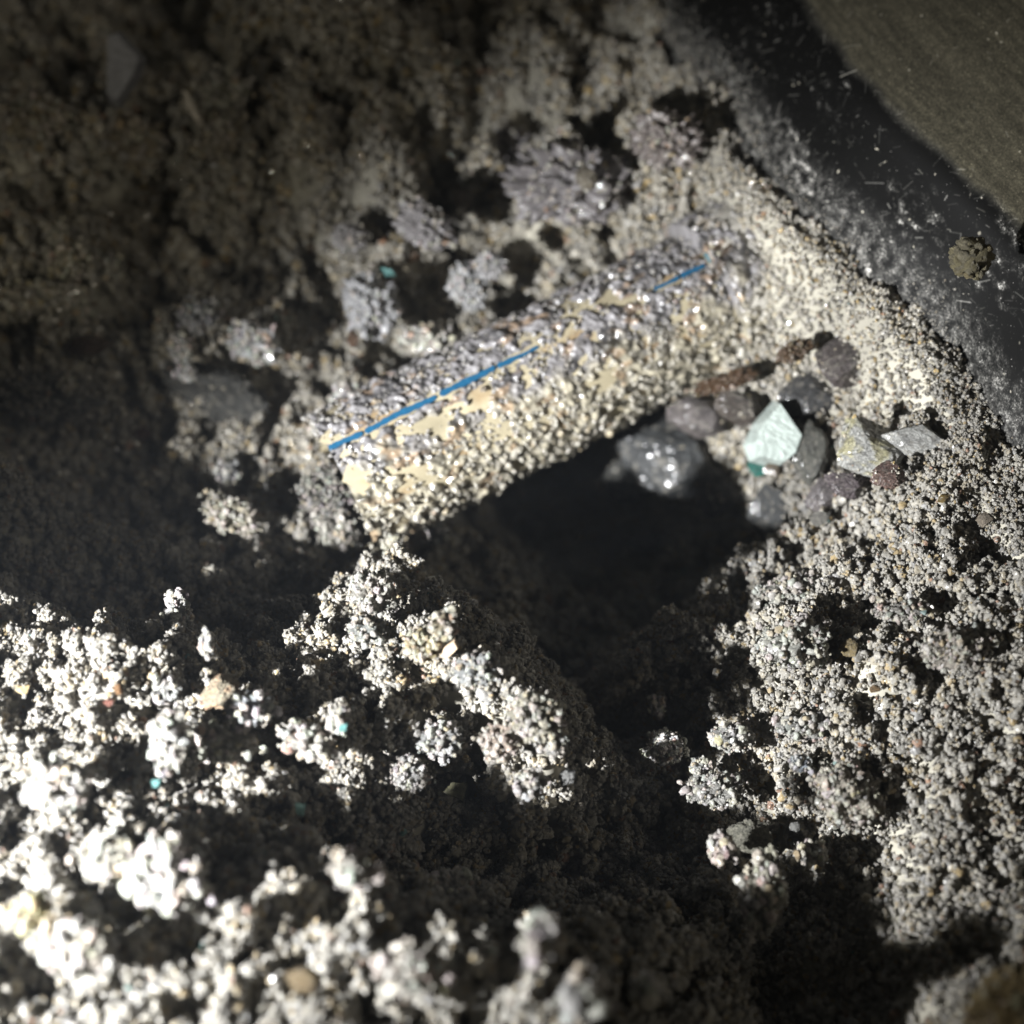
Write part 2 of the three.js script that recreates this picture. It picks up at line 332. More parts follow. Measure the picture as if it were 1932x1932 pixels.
function blob(seed, detail, rough, freq) {
  let g = new THREE.IcosahedronGeometry(1, detail); g.deleteAttribute('normal'); g.deleteAttribute('uv'); g = mergeVertices(g, 1e-5);
  const p = g.attributes.position, v = V(0, 0, 0), uv = new Float32Array(p.count * 2);
  for (let i = 0; i < p.count; i++) {
    v.fromBufferAttribute(p, i); const k = 1 + rough * fbm(v.x * freq + seed * 3.7, v.y * freq, v.z * freq, 4);
    uv[i * 2] = v.x + v.z * 0.6; uv[i * 2 + 1] = v.y - v.z * 0.6; p.setXYZ(i, v.x * k, v.y * k, v.z * k);
  }
  g.setAttribute('uv', new THREE.BufferAttribute(uv, 2)); g.computeVertexNormals();
  return g;
}
function placeAt(px, py, lift) {
  let h = -0.004, p;
  for (let k = 0; k < 12; k++) { p = at(px, py, h); h = h * 0.5 + 0.5 * (topAt(p.x, p.z) + lift); }
  return at(px, py, h);
}
const ROT = (r) => new THREE.Quaternion().setFromEuler(new THREE.Euler(r() * 6.28, r() * 6.28, r() * 6.28));
const mix3 = (a, b, k) => a.map((x, i) => x + (b[i] - x) * k);
// a crumb of sand: grains stuck on one another round a knobbly heart
function sandClump(name, label, px, py, w, h, o = {}) {
  const r = mulberry(px * 7919 + py * 104729 | 0), c = placeAt(px, py, (o.lift ?? 1) / 1000), s = perPixel(c), ax = w * s / 2, ay = h * s / 2;
  const tint = (o.tint ?? [0.44, 0.42, 0.38]).map((x) => x * 0.78), keep = o.keep ?? 0.4, spin = (o.turn ?? 0) * Math.PI / 180;
  const rx = V(1, 0, 0), ux = UPV.clone(), fx = FWD.clone().negate();
  const X = rx.clone().multiplyScalar(Math.cos(spin)).addScaledVector(ux, Math.sin(spin)), Y = ux.clone().multiplyScalar(Math.cos(spin)).addScaledVector(rx, -Math.sin(spin));
  const basis = new THREE.Matrix4().makeBasis(X.clone().multiplyScalar(ax * 0.7), Y.clone().multiplyScalar(ay * 0.7), fx.clone().multiplyScalar(Math.min(ax, ay) * 0.7));
  const heart = blob(px + py, o.detail ?? (o.fused ? 24 : 14), o.rough ?? (o.fused ? 0.5 : 0.62), o.fused ? 3.4 : 2.3), hp = heart.attributes.position, col = new Float32Array(hp.count * 3);
  for (let i = 0; i < hp.count; i++) { const k = 0.8 + 0.5 * fbm(hp.getX(i) * 7, hp.getY(i) * 7, hp.getZ(i) * 7 + px, 3); col.set(tint.map((t) => t * k * 0.9), i * 3); }
  heart.setAttribute('color', new THREE.BufferAttribute(col, 3)); heart.applyMatrix4(basis); heart.computeVertexNormals();
  const m = new THREE.Mesh(heart, o.wet ? clumpWet : clumpDry); m.name = numbered(name); m.position.copy(c); scene.add(m);
  const size = (o.grain ?? 0.42) / 1000, n = Math.round(clamp((o.cover ?? (o.fused ? 0.22 : 1)) * 4 * Math.PI * ax * ay / (Math.PI * size * size) * 2.2, 24, 2200)), v = V(0, 0, 0);
  const kinds = [o.fused ? 8 + ((r() * 6) | 0) : (r() * 4) | 0, 8 + ((r() * 6) | 0), 4 + ((r() * 4) | 0)], lists = kinds.map(() => []);
  for (let k = 0; k < n; k++) {
    const i = (r() * hp.count) | 0, d = r(); v.fromBufferAttribute(hp, i).multiplyScalar(o.fused ? 0.97 + 0.06 * d : 1.0 + 0.22 * d * d);
    const gr = size * (0.28 + 0.85 * Math.pow(r(), 2.4)), t = mix3(sandTone(r), tint.map((x) => x * (0.8 + 0.4 * r())), keep);
    lists[r() < 0.45 ? 0 : r() < 0.7 ? 1 : 2].push([new THREE.Matrix4().compose(v.clone(), ROT(r), V(gr * (0.8 + 0.5 * r()), gr * (0.8 + 0.4 * r()), gr)), t]);
  }
  lists.forEach((list, i) => list.length && instanced('sand_grains', FINE[kinds[i]], o.wet ? grainWet : grainDry, list, m));
  shade(m);
  return tag(m, label, o.category ?? 'sand clump', o.group);
}
// a stone: a lump with flattened faces
function stone(name, label, px, py, w, h, o = {}) {
  const r = mulberry(px * 6151 + py * 3571 | 0), c = placeAt(px, py, (o.lift ?? 1) / 1000), s = perPixel(c), ax = w * s / 2, ay = h * s / 2, spin = (o.turn ?? 0) * Math.PI / 180;
  const small = o.category === 'pebble', g = blob(px * 1.3 + py, o.detail ?? 20, o.rough ?? (small ? 0.3 : 0.12), o.freq ?? 1.6), p = g.attributes.position, v = V(0, 0, 0), planes = [];
  for (let k = 0; k < (o.faces ?? 13); k++) planes.push([V(r() - 0.5, r() - 0.5, r() - 0.5).normalize(), 0.5 + 0.34 * r()]);
  if (o.faces !== 0) planes.push([V(0, 0, 1), 0.72]);
  const col = new Float32Array(p.count * 3), tint = (o.tint ?? [0.3, 0.3, 0.28]).map((x) => x * 0.4), tint2 = o.tint2 ?? tint.map((x) => x * 0.65);
  for (let i = 0; i < p.count; i++) {
    v.fromBufferAttribute(p, i);
    for (const [n, d] of planes) { const k = v.dot(n) - d; if (k > 0) v.addScaledVector(n, -k * 0.93); }
    const f = fbm(v.x * 9 + px, v.y * 9, v.z * 9, 3); v.multiplyScalar(1 + (o.pits ?? (small ? 0.13 : 0.07)) * f);
    const t = mix3(tint, tint2, smooth(fbm(v.x * 2.3, v.y * 2.3 + py, v.z * 2.3, 3), -0.1, 0.5)); const dustOn = smooth(fbm(v.x * 5 + px, v.y * 5, v.z * 5 + 3, 4), 0.12, 0.5) * 0.35, grit = 0.6 + 0.8 * (0.5 + fbm(v.x * 22, v.y * 22 + px, v.z * 22, 2)); col.set(mix3(t.map((x) => x * (0.9 + 0.3 * f) * grit), [0.26, 0.24, 0.20], dustOn), i * 3);
    p.setXYZ(i, v.x, v.y, v.z);
  }
  g.computeVertexNormals(); g.setAttribute('color', new THREE.BufferAttribute(col, 3));
  const X = V(1, 0, 0).multiplyScalar(Math.cos(spin)).addScaledVector(UPV, Math.sin(spin)), Y = UPV.clone().multiplyScalar(Math.cos(spin)).addScaledVector(V(1, 0, 0), -Math.sin(spin));
  g.applyMatrix4(new THREE.Matrix4().makeBasis(X.multiplyScalar(ax * 1.2), Y.multiplyScalar(ay * 1.2), FWD.clone().negate().multiplyScalar((o.deep ?? 0.9) * Math.min(ax, ay))));
  g.computeVertexNormals();
  const m = new THREE.Mesh(g, o.wet ? stoneWet : stoneDry); m.name = numbered(name); m.position.copy(c); scene.add(m);
  if (name === 'hollow_stone' || name === 'pitted_stone') {
    const list = [], gp = g.attributes.position;
    for (let k = 0; k < 70; k++) { const i = (r() * gp.count) | 0; v.fromBufferAttribute(gp, i); if (fbm(v.x * 300 + px, v.y * 300, v.z * 300, 2) < 0.05) continue; const q = 0.00008 + 0.00022 * r() * r(); list.push([new THREE.Matrix4().compose(v.clone(), ROT(r), V(q, q * 0.8, q)), sandTone(r)]); }
    if (list.length) instanced('sand_grains', FINE[8 + (px % 6)], grainWet, list, m);
  }
  shade(m);
  return tag(m, label, o.category ?? 'stone', o.group);
}
// a flat sharp-edged chip traced by its outline, with real thickness
function shard(name, label, pts, thick, o = {}) {
  const cx = pts.reduce((s, p) => s + p[0], 0) / pts.length, cy = pts.reduce((s, p) => s + p[1], 0) / pts.length, c = placeAt(cx, cy, (o.lift ?? 1) / 1000), s = perPixel(c), list = [];
  for (const [x, y] of pts) for (const k of [-0.5, 0.5]) { const q = k > 0 ? 0.82 : 1; list.push(V((x - cx) * s * q, 0, 0).addScaledVector(UPV, -(y - cy) * s * q).addScaledVector(FWD, -k * thick / 1000)); }
  const g = new ConvexGeometry(list), n = g.attributes.position.count, col = new Float32Array(n * 3), uv = new Float32Array(n * 2), tint = o.tint ?? [0.35, 0.34, 0.33];
  for (let i = 0; i < n; i++) { col.set(tint, i * 3); uv[i * 2] = (g.attributes.position.getX(i) + 0.6 * g.attributes.position.getY(i)) * 60; uv[i * 2 + 1] = (g.attributes.position.getZ(i) - 0.8 * g.attributes.position.getY(i)) * 60; }
  g.setAttribute('color', new THREE.BufferAttribute(col, 3)); g.setAttribute('uv', new THREE.BufferAttribute(uv, 2));
  const m = new THREE.Mesh(g, o.wet ? stoneWet : stoneDry); m.name = numbered(name); m.position.copy(c);
  if (o.tilt) m.rotation.set(...o.tilt);
  (o.parent ?? scene).add(shade(m));
  return tag(m, label, o.category ?? 'stone chip', o.group);
}

// ---------------------------------------------------------------- the pipe
const A = at(640, 912, -0.006), B = at(1316, 576, -0.001), RAD = 0.0083;
{
  const pipe = new THREE.Group(); pipe.name = 'buried_pipe'; pipe.position.copy(A); scene.add(pipe);
  tag(pipe, 'cream pipe with a blue line along it, crusted with sand, spanning the dark hollow', 'pipe');
  const dir = B.clone().sub(A), LEN = dir.length(); dir.normalize();
  const E1 = camera.position.clone().sub(A.clone().lerp(B, 0.5)); E1.addScaledVector(dir, -E1.dot(dir)).normalize();
  const E2 = V(0, 0, 0).crossVectors(E1, dir).normalize(); if (E2.dot(UPV) < 0) E2.negate();
  const point = (s, th, rad) => dir.clone().multiplyScalar(s * LEN).addScaledVector(E1, Math.cos(th) * rad).addScaledVector(E2, Math.sin(th) * rad);
  const normal = (th) => E1.clone().multiplyScalar(Math.cos(th)).addScaledVector(E2, Math.sin(th));
  function sleeve(name, s0, s1, rad, color, rough, mat, wobble = 0.0002) {
    const NS = 90, NT = 96, p = [], c = [], u = [], idx = [];
    for (let i = 0; i <= NS; i++) for (let j = 0; j <= NT; j++) {
      const th = j / NT * Math.PI * 2, from = name === 'jacket' ? s0 + 0.06 * fbm(Math.cos(th) * 3, Math.sin(th) * 3, 4.4, 3) : s0, s = from + (s1 - from) * i / NS, q = point(s, th, (typeof rad === 'function' ? rad(i / NS) : rad) + wobble * fbm(s * 9, Math.cos(th) * 2, Math.sin(th) * 2, 3));
      p.push(q.x, q.y, q.z); const k = 0.9 + 0.25 * fbm(s * 14, Math.cos(th) * 3, Math.sin(th) * 3, 3), stain = smooth(fbm(s * 7 + 9, Math.cos(th) * 2, Math.sin(th) * 2, 3), 0.15, 0.5);
      c.push(...mix3(color.map((x) => x * k), [0.23, 0.14, 0.06], stain * 0.6)); u.push(s * 8, th);
    }
    for (let i = 0; i < NS; i++) for (let j = 0; j < NT; j++) { const a = i * (NT + 1) + j; idx.push(a, a + 1, a + NT + 1, a + 1, a + NT + 2, a + NT + 1); }
    const g = new THREE.BufferGeometry(); g.setAttribute('position', new THREE.Float32BufferAttribute(p, 3)); g.setAttribute('color', new THREE.Float32BufferAttribute(c, 3)); g.setAttribute('uv', new THREE.Float32BufferAttribute(u, 2)); g.setIndex(idx); g.computeVertexNormals();
    const m = new THREE.Mesh(g, mat); m.name = name; pipe.add(m); return m;
  }
  const plastic = new THREE.MeshPhysicalMaterial({ vertexColors: true, roughness: 0.38, clearcoat: 0.4, clearcoatRoughness: 0.25, bumpMap: bumpy, bumpScale: 0.000015, side: THREE.DoubleSide });
  sleeve('jacket', 0.01, 1.3, RAD, [0.37, 0.325, 0.22], 0.4, plastic);
  sleeve('collar', 1.02, 1.33, (k) => RAD * (1.07 + 0.11 * Math.sin(Math.min(1, k * 6) * Math.PI / 2) - 0.16 * smooth(k, 0.8, 1)), [0.45, 0.43, 0.38], 0.5, plastic, 0.0004);
  sleeve('collar_rim', 1.02, 1.055, (k) => RAD * (1.06 + 0.11 * Math.sin(k * Math.PI)), [0.30, 0.28, 0.22], 0.5, plastic, 0.0004);
  // the blue line, broken where the sand has scraped it
  const blue = new THREE.MeshPhysicalMaterial({ color: new THREE.Color().setRGB(0.012, 0.095, 0.19), roughness: 0.45, map: mottle, clearcoat: 0.3, clearcoatRoughness: 0.3 });
  for (const [s0, s1, k0, k1] of [[0.0, 0.085, 0.9, 1], [0.09, 0.275, 1.05, 1.15], [0.283, 0.43, 1.15, 1], [0.435, 0.545, 1, 0.5], [0.86, 0.93, 0.6, 0.9], [0.935, 1.0, 1, 0.8]]) {
    const N = 40, p = [], u = [], idx = [];
    for (let i = 0; i <= N; i++) {
      const s = s0 + (s1 - s0) * i / N, w = 0.040 * (k0 + (k1 - k0) * i / N) * (1 + 0.35 * fbm(s * 60, s0 * 30, 4, 3)) * Math.min(1, i / 2 + 0.25, (N - i) / 2 + 0.25), mid = 0.47 + 0.02 * fbm(s * 12, 3, 1, 2);
      [[-w, RAD - 0.0001], [-w, RAD + 0.00022], [w, RAD + 0.00022], [w, RAD - 0.0001]].forEach(([d, rad], j) => { const q = point(s, mid + d * 1.0, rad); p.push(q.x, q.y, q.z); u.push(s * 12, j * 0.1); });
    }
    for (let i = 0; i < N; i++) for (let j = 0; j < 3; j++) { const a = i * 4 + j; idx.push(a, a + 1, a + 4, a + 1, a + 5, a + 4); }
    let g = new THREE.BufferGeometry(); g.setAttribute('position', new THREE.Float32BufferAttribute(p, 3)); g.setAttribute('uv', new THREE.Float32BufferAttribute(u, 2)); g.setIndex(idx); g = g.toNonIndexed(); g.computeVertexNormals();
    const m = new THREE.Mesh(g, blue); m.name = 'blue_line'; blue.side = THREE.DoubleSide; pipe.add(m);
  }
  // cemented fines under the loose grains
  const bare = (s, th) => {
    const v = -Math.sin(th), n = fbm(s * 8, th * 2.2, 7.7, 4), zone = smooth(0.46 - s, -0.1, 0.12) * smooth(v, -0.60, -0.45) * smooth(-v, -0.45, -0.1);
    let keep = 1 - zone * smooth(n, -0.12, 0.16) * 0.95;
    if (s < 1.0 && !(s > 0.55 && s < 0.86)) keep *= 0.13 + 0.87 * smooth(Math.abs(th - 0.47), 0.035, 0.10);
    keep *= 1 - 0.8 * smooth(n, 0.28, 0.45);
    if (s < 0.03) keep *= v > 0.3 || v < -0.7 ? 1 : 0.4;
    return keep;
  };
  {
    const NS = 340, NT = 260, p = [], c = [], u = [], idx = [];
    for (let i = 0; i <= NS; i++) for (let j = 0; j <= NT; j++) {
      const s = 0.0 + 1.33 * i / NS, th = (j / NT * 2 - 1) * 2.1, q0 = point(s, th, RAD), n1 = fbm(q0.x * 900, q0.y * 900, q0.z * 900, 3), n2 = fbm(q0.x * 260, q0.y * 260, q0.z * 260 + 4, 3);
      const cover = smooth(bare(s, th) + 0.25 * n1, 0.35, 0.6), rad = (s > 1.02 ? RAD * 1.17 : RAD) - 0.0002 + cover * (0.00045 + 0.0005 * n1 + 0.0005 * n2), q = point(s, th, rad), v = -Math.sin(th);
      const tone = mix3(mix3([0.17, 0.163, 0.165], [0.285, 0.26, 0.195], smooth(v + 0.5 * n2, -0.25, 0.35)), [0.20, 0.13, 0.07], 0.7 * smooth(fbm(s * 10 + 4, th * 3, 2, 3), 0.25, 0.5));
      p.push(q.x, q.y, q.z); const grit = 1 - 0.7 * smooth(fbm(q0.x * 420, q0.y * 420, q0.z * 420 + 9, 3), 0.12, 0.4); c.push(...tone.map((x) => x * (0.9 + 0.5 * n1) * grit)); u.push(s * 8, th);
    }
    for (let i = 0; i < NS; i++) for (let j = 0; j < NT; j++) { const a = i * (NT + 1) + j; idx.push(a, a + NT + 1, a + 1, a + 1, a + NT + 1, a + NT + 2); }
    const g = new THREE.BufferGeometry(); g.setAttribute('position', new THREE.Float32BufferAttribute(p, 3)); g.setAttribute('color', new THREE.Float32BufferAttribute(c, 3)); g.setAttribute('uv', new THREE.Float32BufferAttribute(u, 2)); g.setIndex(idx); g.computeVertexNormals();
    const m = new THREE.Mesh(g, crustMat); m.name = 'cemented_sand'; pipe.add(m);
  }
  // the crust: wet grains stuck all over, thinner beside the line
  const crust = FINE.map(() => []);
  for (let k = 0; k < 13000; k++) {
    const s = -0.01 + 1.33 * rng(), th = (rng() * 2 - 1) * 2.1, v = -Math.sin(th);
    if (rng() > bare(s, th) * smooth(fbm(s * 30, th * 7, 1, 3), -0.5, 0.15)) continue;
    const big = v > 0.45 ? 1.25 : 1, r = (0.00008 + 0.00030 * Math.pow(rng(), 2.6)) * big * (s > 1 ? 1.25 : 1), rad = (s > 1.02 ? RAD * 1.17 : RAD) + r * (0.0 + 0.45 * rng()) + 0.0001 + (v > 0.5 ? 0.0007 * rng() * rng() : 0);
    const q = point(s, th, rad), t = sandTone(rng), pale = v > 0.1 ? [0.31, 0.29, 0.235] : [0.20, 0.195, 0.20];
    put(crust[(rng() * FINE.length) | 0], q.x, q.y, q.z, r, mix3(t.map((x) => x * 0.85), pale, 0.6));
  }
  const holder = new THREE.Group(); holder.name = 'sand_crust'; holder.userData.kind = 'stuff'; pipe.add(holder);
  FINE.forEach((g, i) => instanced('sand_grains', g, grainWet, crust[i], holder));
  shade(pipe);
}

// ---------------------------------------------------------------- the black plastic panel
{
  const panel = new THREE.Group(); panel.name = 'plastic_panel'; panel.position.copy(edge3.getPoint(0.5)); scene.add(panel);
  tag(panel, 'black scuffed plastic panel with a rounded dusty edge, standing on the sand', 'panel');
  // colours of dust, scuffs and scratches, in metres along (u) and across (v)
  const TW = 2048, TH = 1024, LU = 0.19, LV = 0.10, cv = document.createElement('canvas'); cv.width = TW; cv.height = TH;
  const ctx = cv.getContext('2d'), img = ctx.createImageData(TW, TH), r = mulberry(77);
  const wallEnd = 0.0195;                                           // where the edge turns over
  for (let y = 0; y < TH; y++) for (let x = 0; x < TW; x++) {
    const u = x / TW * LU, v = (1 - y / TH) * LV, o = (y * TW + x) * 4;
    const onTop = smooth(v + 0.0010 * fbm(u * 120, v * 120, 2, 3), wallEnd - 0.0005, wallEnd + 0.002);
    const streak = 0.5 + 0.5 * fbm(u * 60, v * 900, 5, 3), fine = 0.5 + 0.5 * fbm(u * 900, v * 900, 8, 3);
    const patch = smooth(fbm(u * 55, v * 130, 11, 4), -0.02, 0.48), lace = smooth(fbm(u * 420 + v * 260, v * 700 - u * 200, 14, 4), -0.05, 0.6);
    const low = smooth(v, 0.0125, 0.007);
    const powder = 0.35 + 1.3 * r() * r() + 0.5 * noise(u * 3200, v * 3200, 2);
    let dust = onTop * (0.30 + 0.22 * streak + 0.16 * fine) * (0.55 + 0.45 * powder) + (1 - onTop) * powder * (0.004 + 2.2 * patch * (0.2 + 0.8 * lace) * fine * fine + 0.10 * lace * fine * fine + 0.6 * low * fine);
    const sp = r(); if (sp < 0.012) dust += 0.35 * r(); if (sp > 0.9985) dust += 0.6;
    dust = clamp((dust - 0.055 * (1 - onTop)) * (1 + 0.35 * (1 - onTop)), 0, 1);
    const black = [10, 10, 9], tan = [mix3([200, 197, 190], [166, 158, 132], onTop)][0];
    for (let c = 0; c < 3; c++) img.data[o + c] = black[c] + (tan[c] - black[c]) * dust;
    img.data[o + 3] = 255;
  }
  ctx.putImageData(img, 0, 0);
  const sx = TW / LU, sy = TH / LV, mark = (u, v, du, dv, w, style) => { ctx.strokeStyle = style; ctx.lineWidth = w; ctx.lineCap = 'round'; ctx.beginPath(); ctx.moveTo(u * sx, TH - v * sy); ctx.lineTo((u + du) * sx, TH - (v + dv) * sy); ctx.stroke(); };
  for (let k = 0; k < 1500; k++) { const u = r() * LU, v = 0.009 + r() * 0.085, l = 0.0002 + 0.0011 * r() * r(), a = r() * 6.28; mark(u, v, Math.cos(a) * l, Math.sin(a) * l, 0.8 + 1.1 * r(), `rgba(190,186,172,${0.15 + 0.5 * r() * r()})`); }
  for (let k = 0; k < 520; k++) { const u = r() * LU, v = 0.008 + r() * 0.085; ctx.fillStyle = `rgba(205,198,180,${0.35 + 0.6 * r()})`; ctx.beginPath(); ctx.ellipse(u * sx, TH - v * sy, 1 + 2.6 * r() * r(), 0.8 + 1.5 * r() * r(), r() * 3, 0, 7); ctx.fill(); }
  for (let k = 0; k < 420; k++) { const u = r() * LU, v = 0.008 + 0.013 * r(), a = r() < 0.5 ? 0.5 + 0.5 * r() : r() * 6.28, l = 0.0004 + 0.0022 * r() * r(); mark(u, v, Math.cos(a) * l, Math.sin(a) * l, 0.8 + 1.6 * r() * r(), `rgba(205,202,194,${0.2 + 0.6 * r() * r()})`); }
  for (let k = 0; k < 60; k++) { const u = r() * LU, v = 0.002 + r() * 0.08, a = r() * 6.28, l = 0.0005 + 0.0018 * r(); mark(u, v, Math.cos(a) * l, Math.sin(a) * l, 1, `rgba(170,168,160,${0.1 + 0.2 * r()})`); }
  for (let k = 0; k < 26; k++) { const u = 0.148 + 0.004 * r(), v = 0.011 + 0.008 * r(); mark(u, v, 0.006 + 0.004 * r(), 0.003 - 0.003 * r(), 1.4, r() < 0.6 ? 'rgba(8,9,10,0.9)' : 'rgba(150,150,148,0.7)'); }
  mark(0.062, 0.0185, 0.0014, 0.0020, 1.5, 'rgba(205,200,188,0.7)'); mark(0.082, 0.034, 0.0018, 0.0008, 4, 'rgba(190,182,160,0.8)');
  const skin = new THREE.CanvasTexture(cv); skin.colorSpace = THREE.SRGBColorSpace; skin.magFilter = THREE.LinearFilter;
  const black = new THREE.MeshPhysicalMaterial({ map: skin, roughness: 0.6, bumpMap: bumpy, bumpScale: 0.00002, specularIntensity: 0.22 });
  // profile: a leaning wall, a rounded shoulder, a gently rising top; [back, up, along the skin]
  const prof = []; let b = -0.0012, h = -0.006, v = 0.0005;
  const lean = 52 * Math.PI / 180, rise = 18 * Math.PI / 180, push = (l, a) => { b += Math.cos(a) * l; h += Math.sin(a) * l; v += l; prof.push([b, h, v]); };
  prof.push([b, h, v]);
  for (let k = 0; k < 16; k++) push(0.001, lean * (1 + 0.12 * Math.sin(k * 0.35)));
  for (let k = 1; k <= 14; k++) push(0.00045, lean + (rise - lean) * smooth(k, 0, 14));
  for (let k = 0; k < 22; k++) push(0.003, rise);
  const NU = 220, pts = edge3.getSpacedPoints(NU), total = edge3.getLength(), back = V(0.72, 0, -0.69).normalize();
  function sheet(name, from, to) {
    const P = [], U = [], idx = [], n = to - from + 1;
    for (let i = 0; i <= NU; i++) {
      const ease = smooth(i, 0, NU), q = pts[i];
      for (let j = from; j <= to; j++) {
        const [b0, h0, vv] = prof[j], shrink = 1.0 - 0.17 * smooth(i / NU, 0.25, 0.85), bb = b0 * shrink, hh = h0 * shrink, u = i / NU * total, dent = 0.0005 * fbm(u * 60, vv * 90, 3, 2) * smooth(vv, 0.02, 0.004);
        P.push(q.x + back.x * (bb - dent) - panel.position.x, hh + q.y + dent - panel.position.y + 0.0012 * Math.sin(u * 30), q.z + back.z * (bb - dent) - panel.position.z); U.push(u / LU, vv / LV);
      }
    }
    for (let i = 0; i < NU; i++) for (let j = 0; j < n - 1; j++) { const a = i * n + j; idx.push(a, a + n, a + 1, a + 1, a + n, a + n + 1); }
    const g = new THREE.BufferGeometry(); g.setAttribute('position', new THREE.Float32BufferAttribute(P, 3)); g.setAttribute('uv', new THREE.Float32BufferAttribute(U, 2)); g.setIndex(idx); g.computeVertexNormals();
    black.side = THREE.DoubleSide;
    const m = new THREE.Mesh(g, black); m.name = name; panel.add(m); return m;
  }
  sheet('edge_wall', 0, 24); sheet('top_plate', 24, prof.length - 1);
  // sand stuck along the foot
  const foot = FINE.map(() => []);
  for (let k = 0; k < 9000; k++) {
    const i = (rng() * NU) | 0, q = pts[i], up = 0.0042 * Math.pow(rng(), 2.2) * (1 + 0.5 * noise(i * 0.09, 3, 1)), r2 = 0.00005 + 0.00011 * rng() * rng();
    const bb = -0.0012 + (up + 0.004) / Math.tan(lean) - 0.0006, t = mix3(sandTone(rng), [0.42, 0.39, 0.33], 0.5);
    put(foot[(rng() * FINE.length) | 0], q.x + back.x * bb - panel.position.x + (rng() - 0.5) * 0.001, up + q.y - 0.0021 - panel.position.y + 0.0012 * Math.sin(i / NU * total * 30), q.z + back.z * bb - panel.position.z, r2, t);
  }
  const holder = new THREE.Group(); holder.name = 'stuck_sand'; holder.userData.kind = 'stuff'; panel.add(holder);
  FINE.forEach((g, i) => foot[i].length && instanced('sand_grains', g, grainDry, foot[i], holder));
  shade(panel);
}

// ---------------------------------------------------------------- stones and crumbs one can tell apart
const GREY = [0.36, 0.36, 0.37], PALE = [0.52, 0.51, 0.49], CREAM = [0.50, 0.45, 0.33], BROWN = [0.24, 0.19, 0.12], DARK = [0.11, 0.11, 0.11], OLIVE = [0.26, 0.25, 0.18], AMBER = [0.45, 0.28, 0.08], TEAL = [0.05, 0.15, 0.14];
// left, in the dark
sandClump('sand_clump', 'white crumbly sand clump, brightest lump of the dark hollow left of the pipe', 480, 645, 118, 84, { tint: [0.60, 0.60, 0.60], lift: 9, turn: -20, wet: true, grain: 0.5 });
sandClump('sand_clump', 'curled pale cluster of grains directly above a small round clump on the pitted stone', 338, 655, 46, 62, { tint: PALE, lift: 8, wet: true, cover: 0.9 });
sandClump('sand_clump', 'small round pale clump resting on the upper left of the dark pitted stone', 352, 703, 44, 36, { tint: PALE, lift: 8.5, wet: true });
stone('pitted_stone', 'dark grey oval pitted stone below two small pale clumps', 405, 742, 160, 80, { tint: [0.10, 0.10, 0.09], tint2: [0.06, 0.06, 0.055], lift: -0.5, turn: -20, pits: 0.16, faces: 4 });  // dark grey of its own, tint lowered further for the shade it lies in
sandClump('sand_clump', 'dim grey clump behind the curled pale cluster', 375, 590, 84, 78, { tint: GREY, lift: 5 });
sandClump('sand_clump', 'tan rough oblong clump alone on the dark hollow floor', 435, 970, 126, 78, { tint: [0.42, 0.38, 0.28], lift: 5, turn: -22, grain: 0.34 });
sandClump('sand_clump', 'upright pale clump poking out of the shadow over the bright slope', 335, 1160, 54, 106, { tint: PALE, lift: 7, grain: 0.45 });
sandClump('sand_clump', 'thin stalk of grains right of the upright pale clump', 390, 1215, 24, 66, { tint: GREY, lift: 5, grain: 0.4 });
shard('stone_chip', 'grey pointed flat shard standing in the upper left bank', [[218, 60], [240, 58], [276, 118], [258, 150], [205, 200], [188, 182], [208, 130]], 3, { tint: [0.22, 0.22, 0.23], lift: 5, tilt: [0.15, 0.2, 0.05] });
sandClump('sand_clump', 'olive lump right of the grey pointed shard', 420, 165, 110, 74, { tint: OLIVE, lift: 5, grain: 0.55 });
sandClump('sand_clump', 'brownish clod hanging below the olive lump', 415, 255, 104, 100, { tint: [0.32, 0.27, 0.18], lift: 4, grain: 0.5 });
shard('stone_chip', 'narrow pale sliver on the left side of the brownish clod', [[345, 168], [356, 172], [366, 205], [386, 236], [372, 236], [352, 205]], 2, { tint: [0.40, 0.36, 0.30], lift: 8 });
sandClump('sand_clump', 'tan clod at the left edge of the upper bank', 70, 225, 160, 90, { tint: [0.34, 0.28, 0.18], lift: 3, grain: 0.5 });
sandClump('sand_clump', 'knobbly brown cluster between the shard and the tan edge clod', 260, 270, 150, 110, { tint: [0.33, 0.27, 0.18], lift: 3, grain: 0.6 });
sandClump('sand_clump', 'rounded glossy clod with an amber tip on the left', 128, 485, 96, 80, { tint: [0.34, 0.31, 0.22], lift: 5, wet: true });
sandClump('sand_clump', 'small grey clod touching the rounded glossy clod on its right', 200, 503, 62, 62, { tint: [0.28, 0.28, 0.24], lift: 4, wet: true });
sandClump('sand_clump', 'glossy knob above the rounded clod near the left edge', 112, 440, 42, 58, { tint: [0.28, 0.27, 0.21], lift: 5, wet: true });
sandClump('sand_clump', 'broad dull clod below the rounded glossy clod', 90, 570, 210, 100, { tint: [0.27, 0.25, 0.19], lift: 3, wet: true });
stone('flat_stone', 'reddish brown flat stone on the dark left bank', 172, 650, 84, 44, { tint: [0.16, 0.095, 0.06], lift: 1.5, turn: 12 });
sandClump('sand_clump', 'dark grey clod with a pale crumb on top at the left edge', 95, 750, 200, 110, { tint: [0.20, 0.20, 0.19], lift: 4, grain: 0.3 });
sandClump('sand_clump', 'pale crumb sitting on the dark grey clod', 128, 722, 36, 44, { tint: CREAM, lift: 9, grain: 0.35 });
stone('pebble', 'tiny reddish pebble with a white tip in the hollow', 268, 818, 36, 26, { tint: [0.36, 0.18, 0.13], lift: 3, category: 'pebble' });
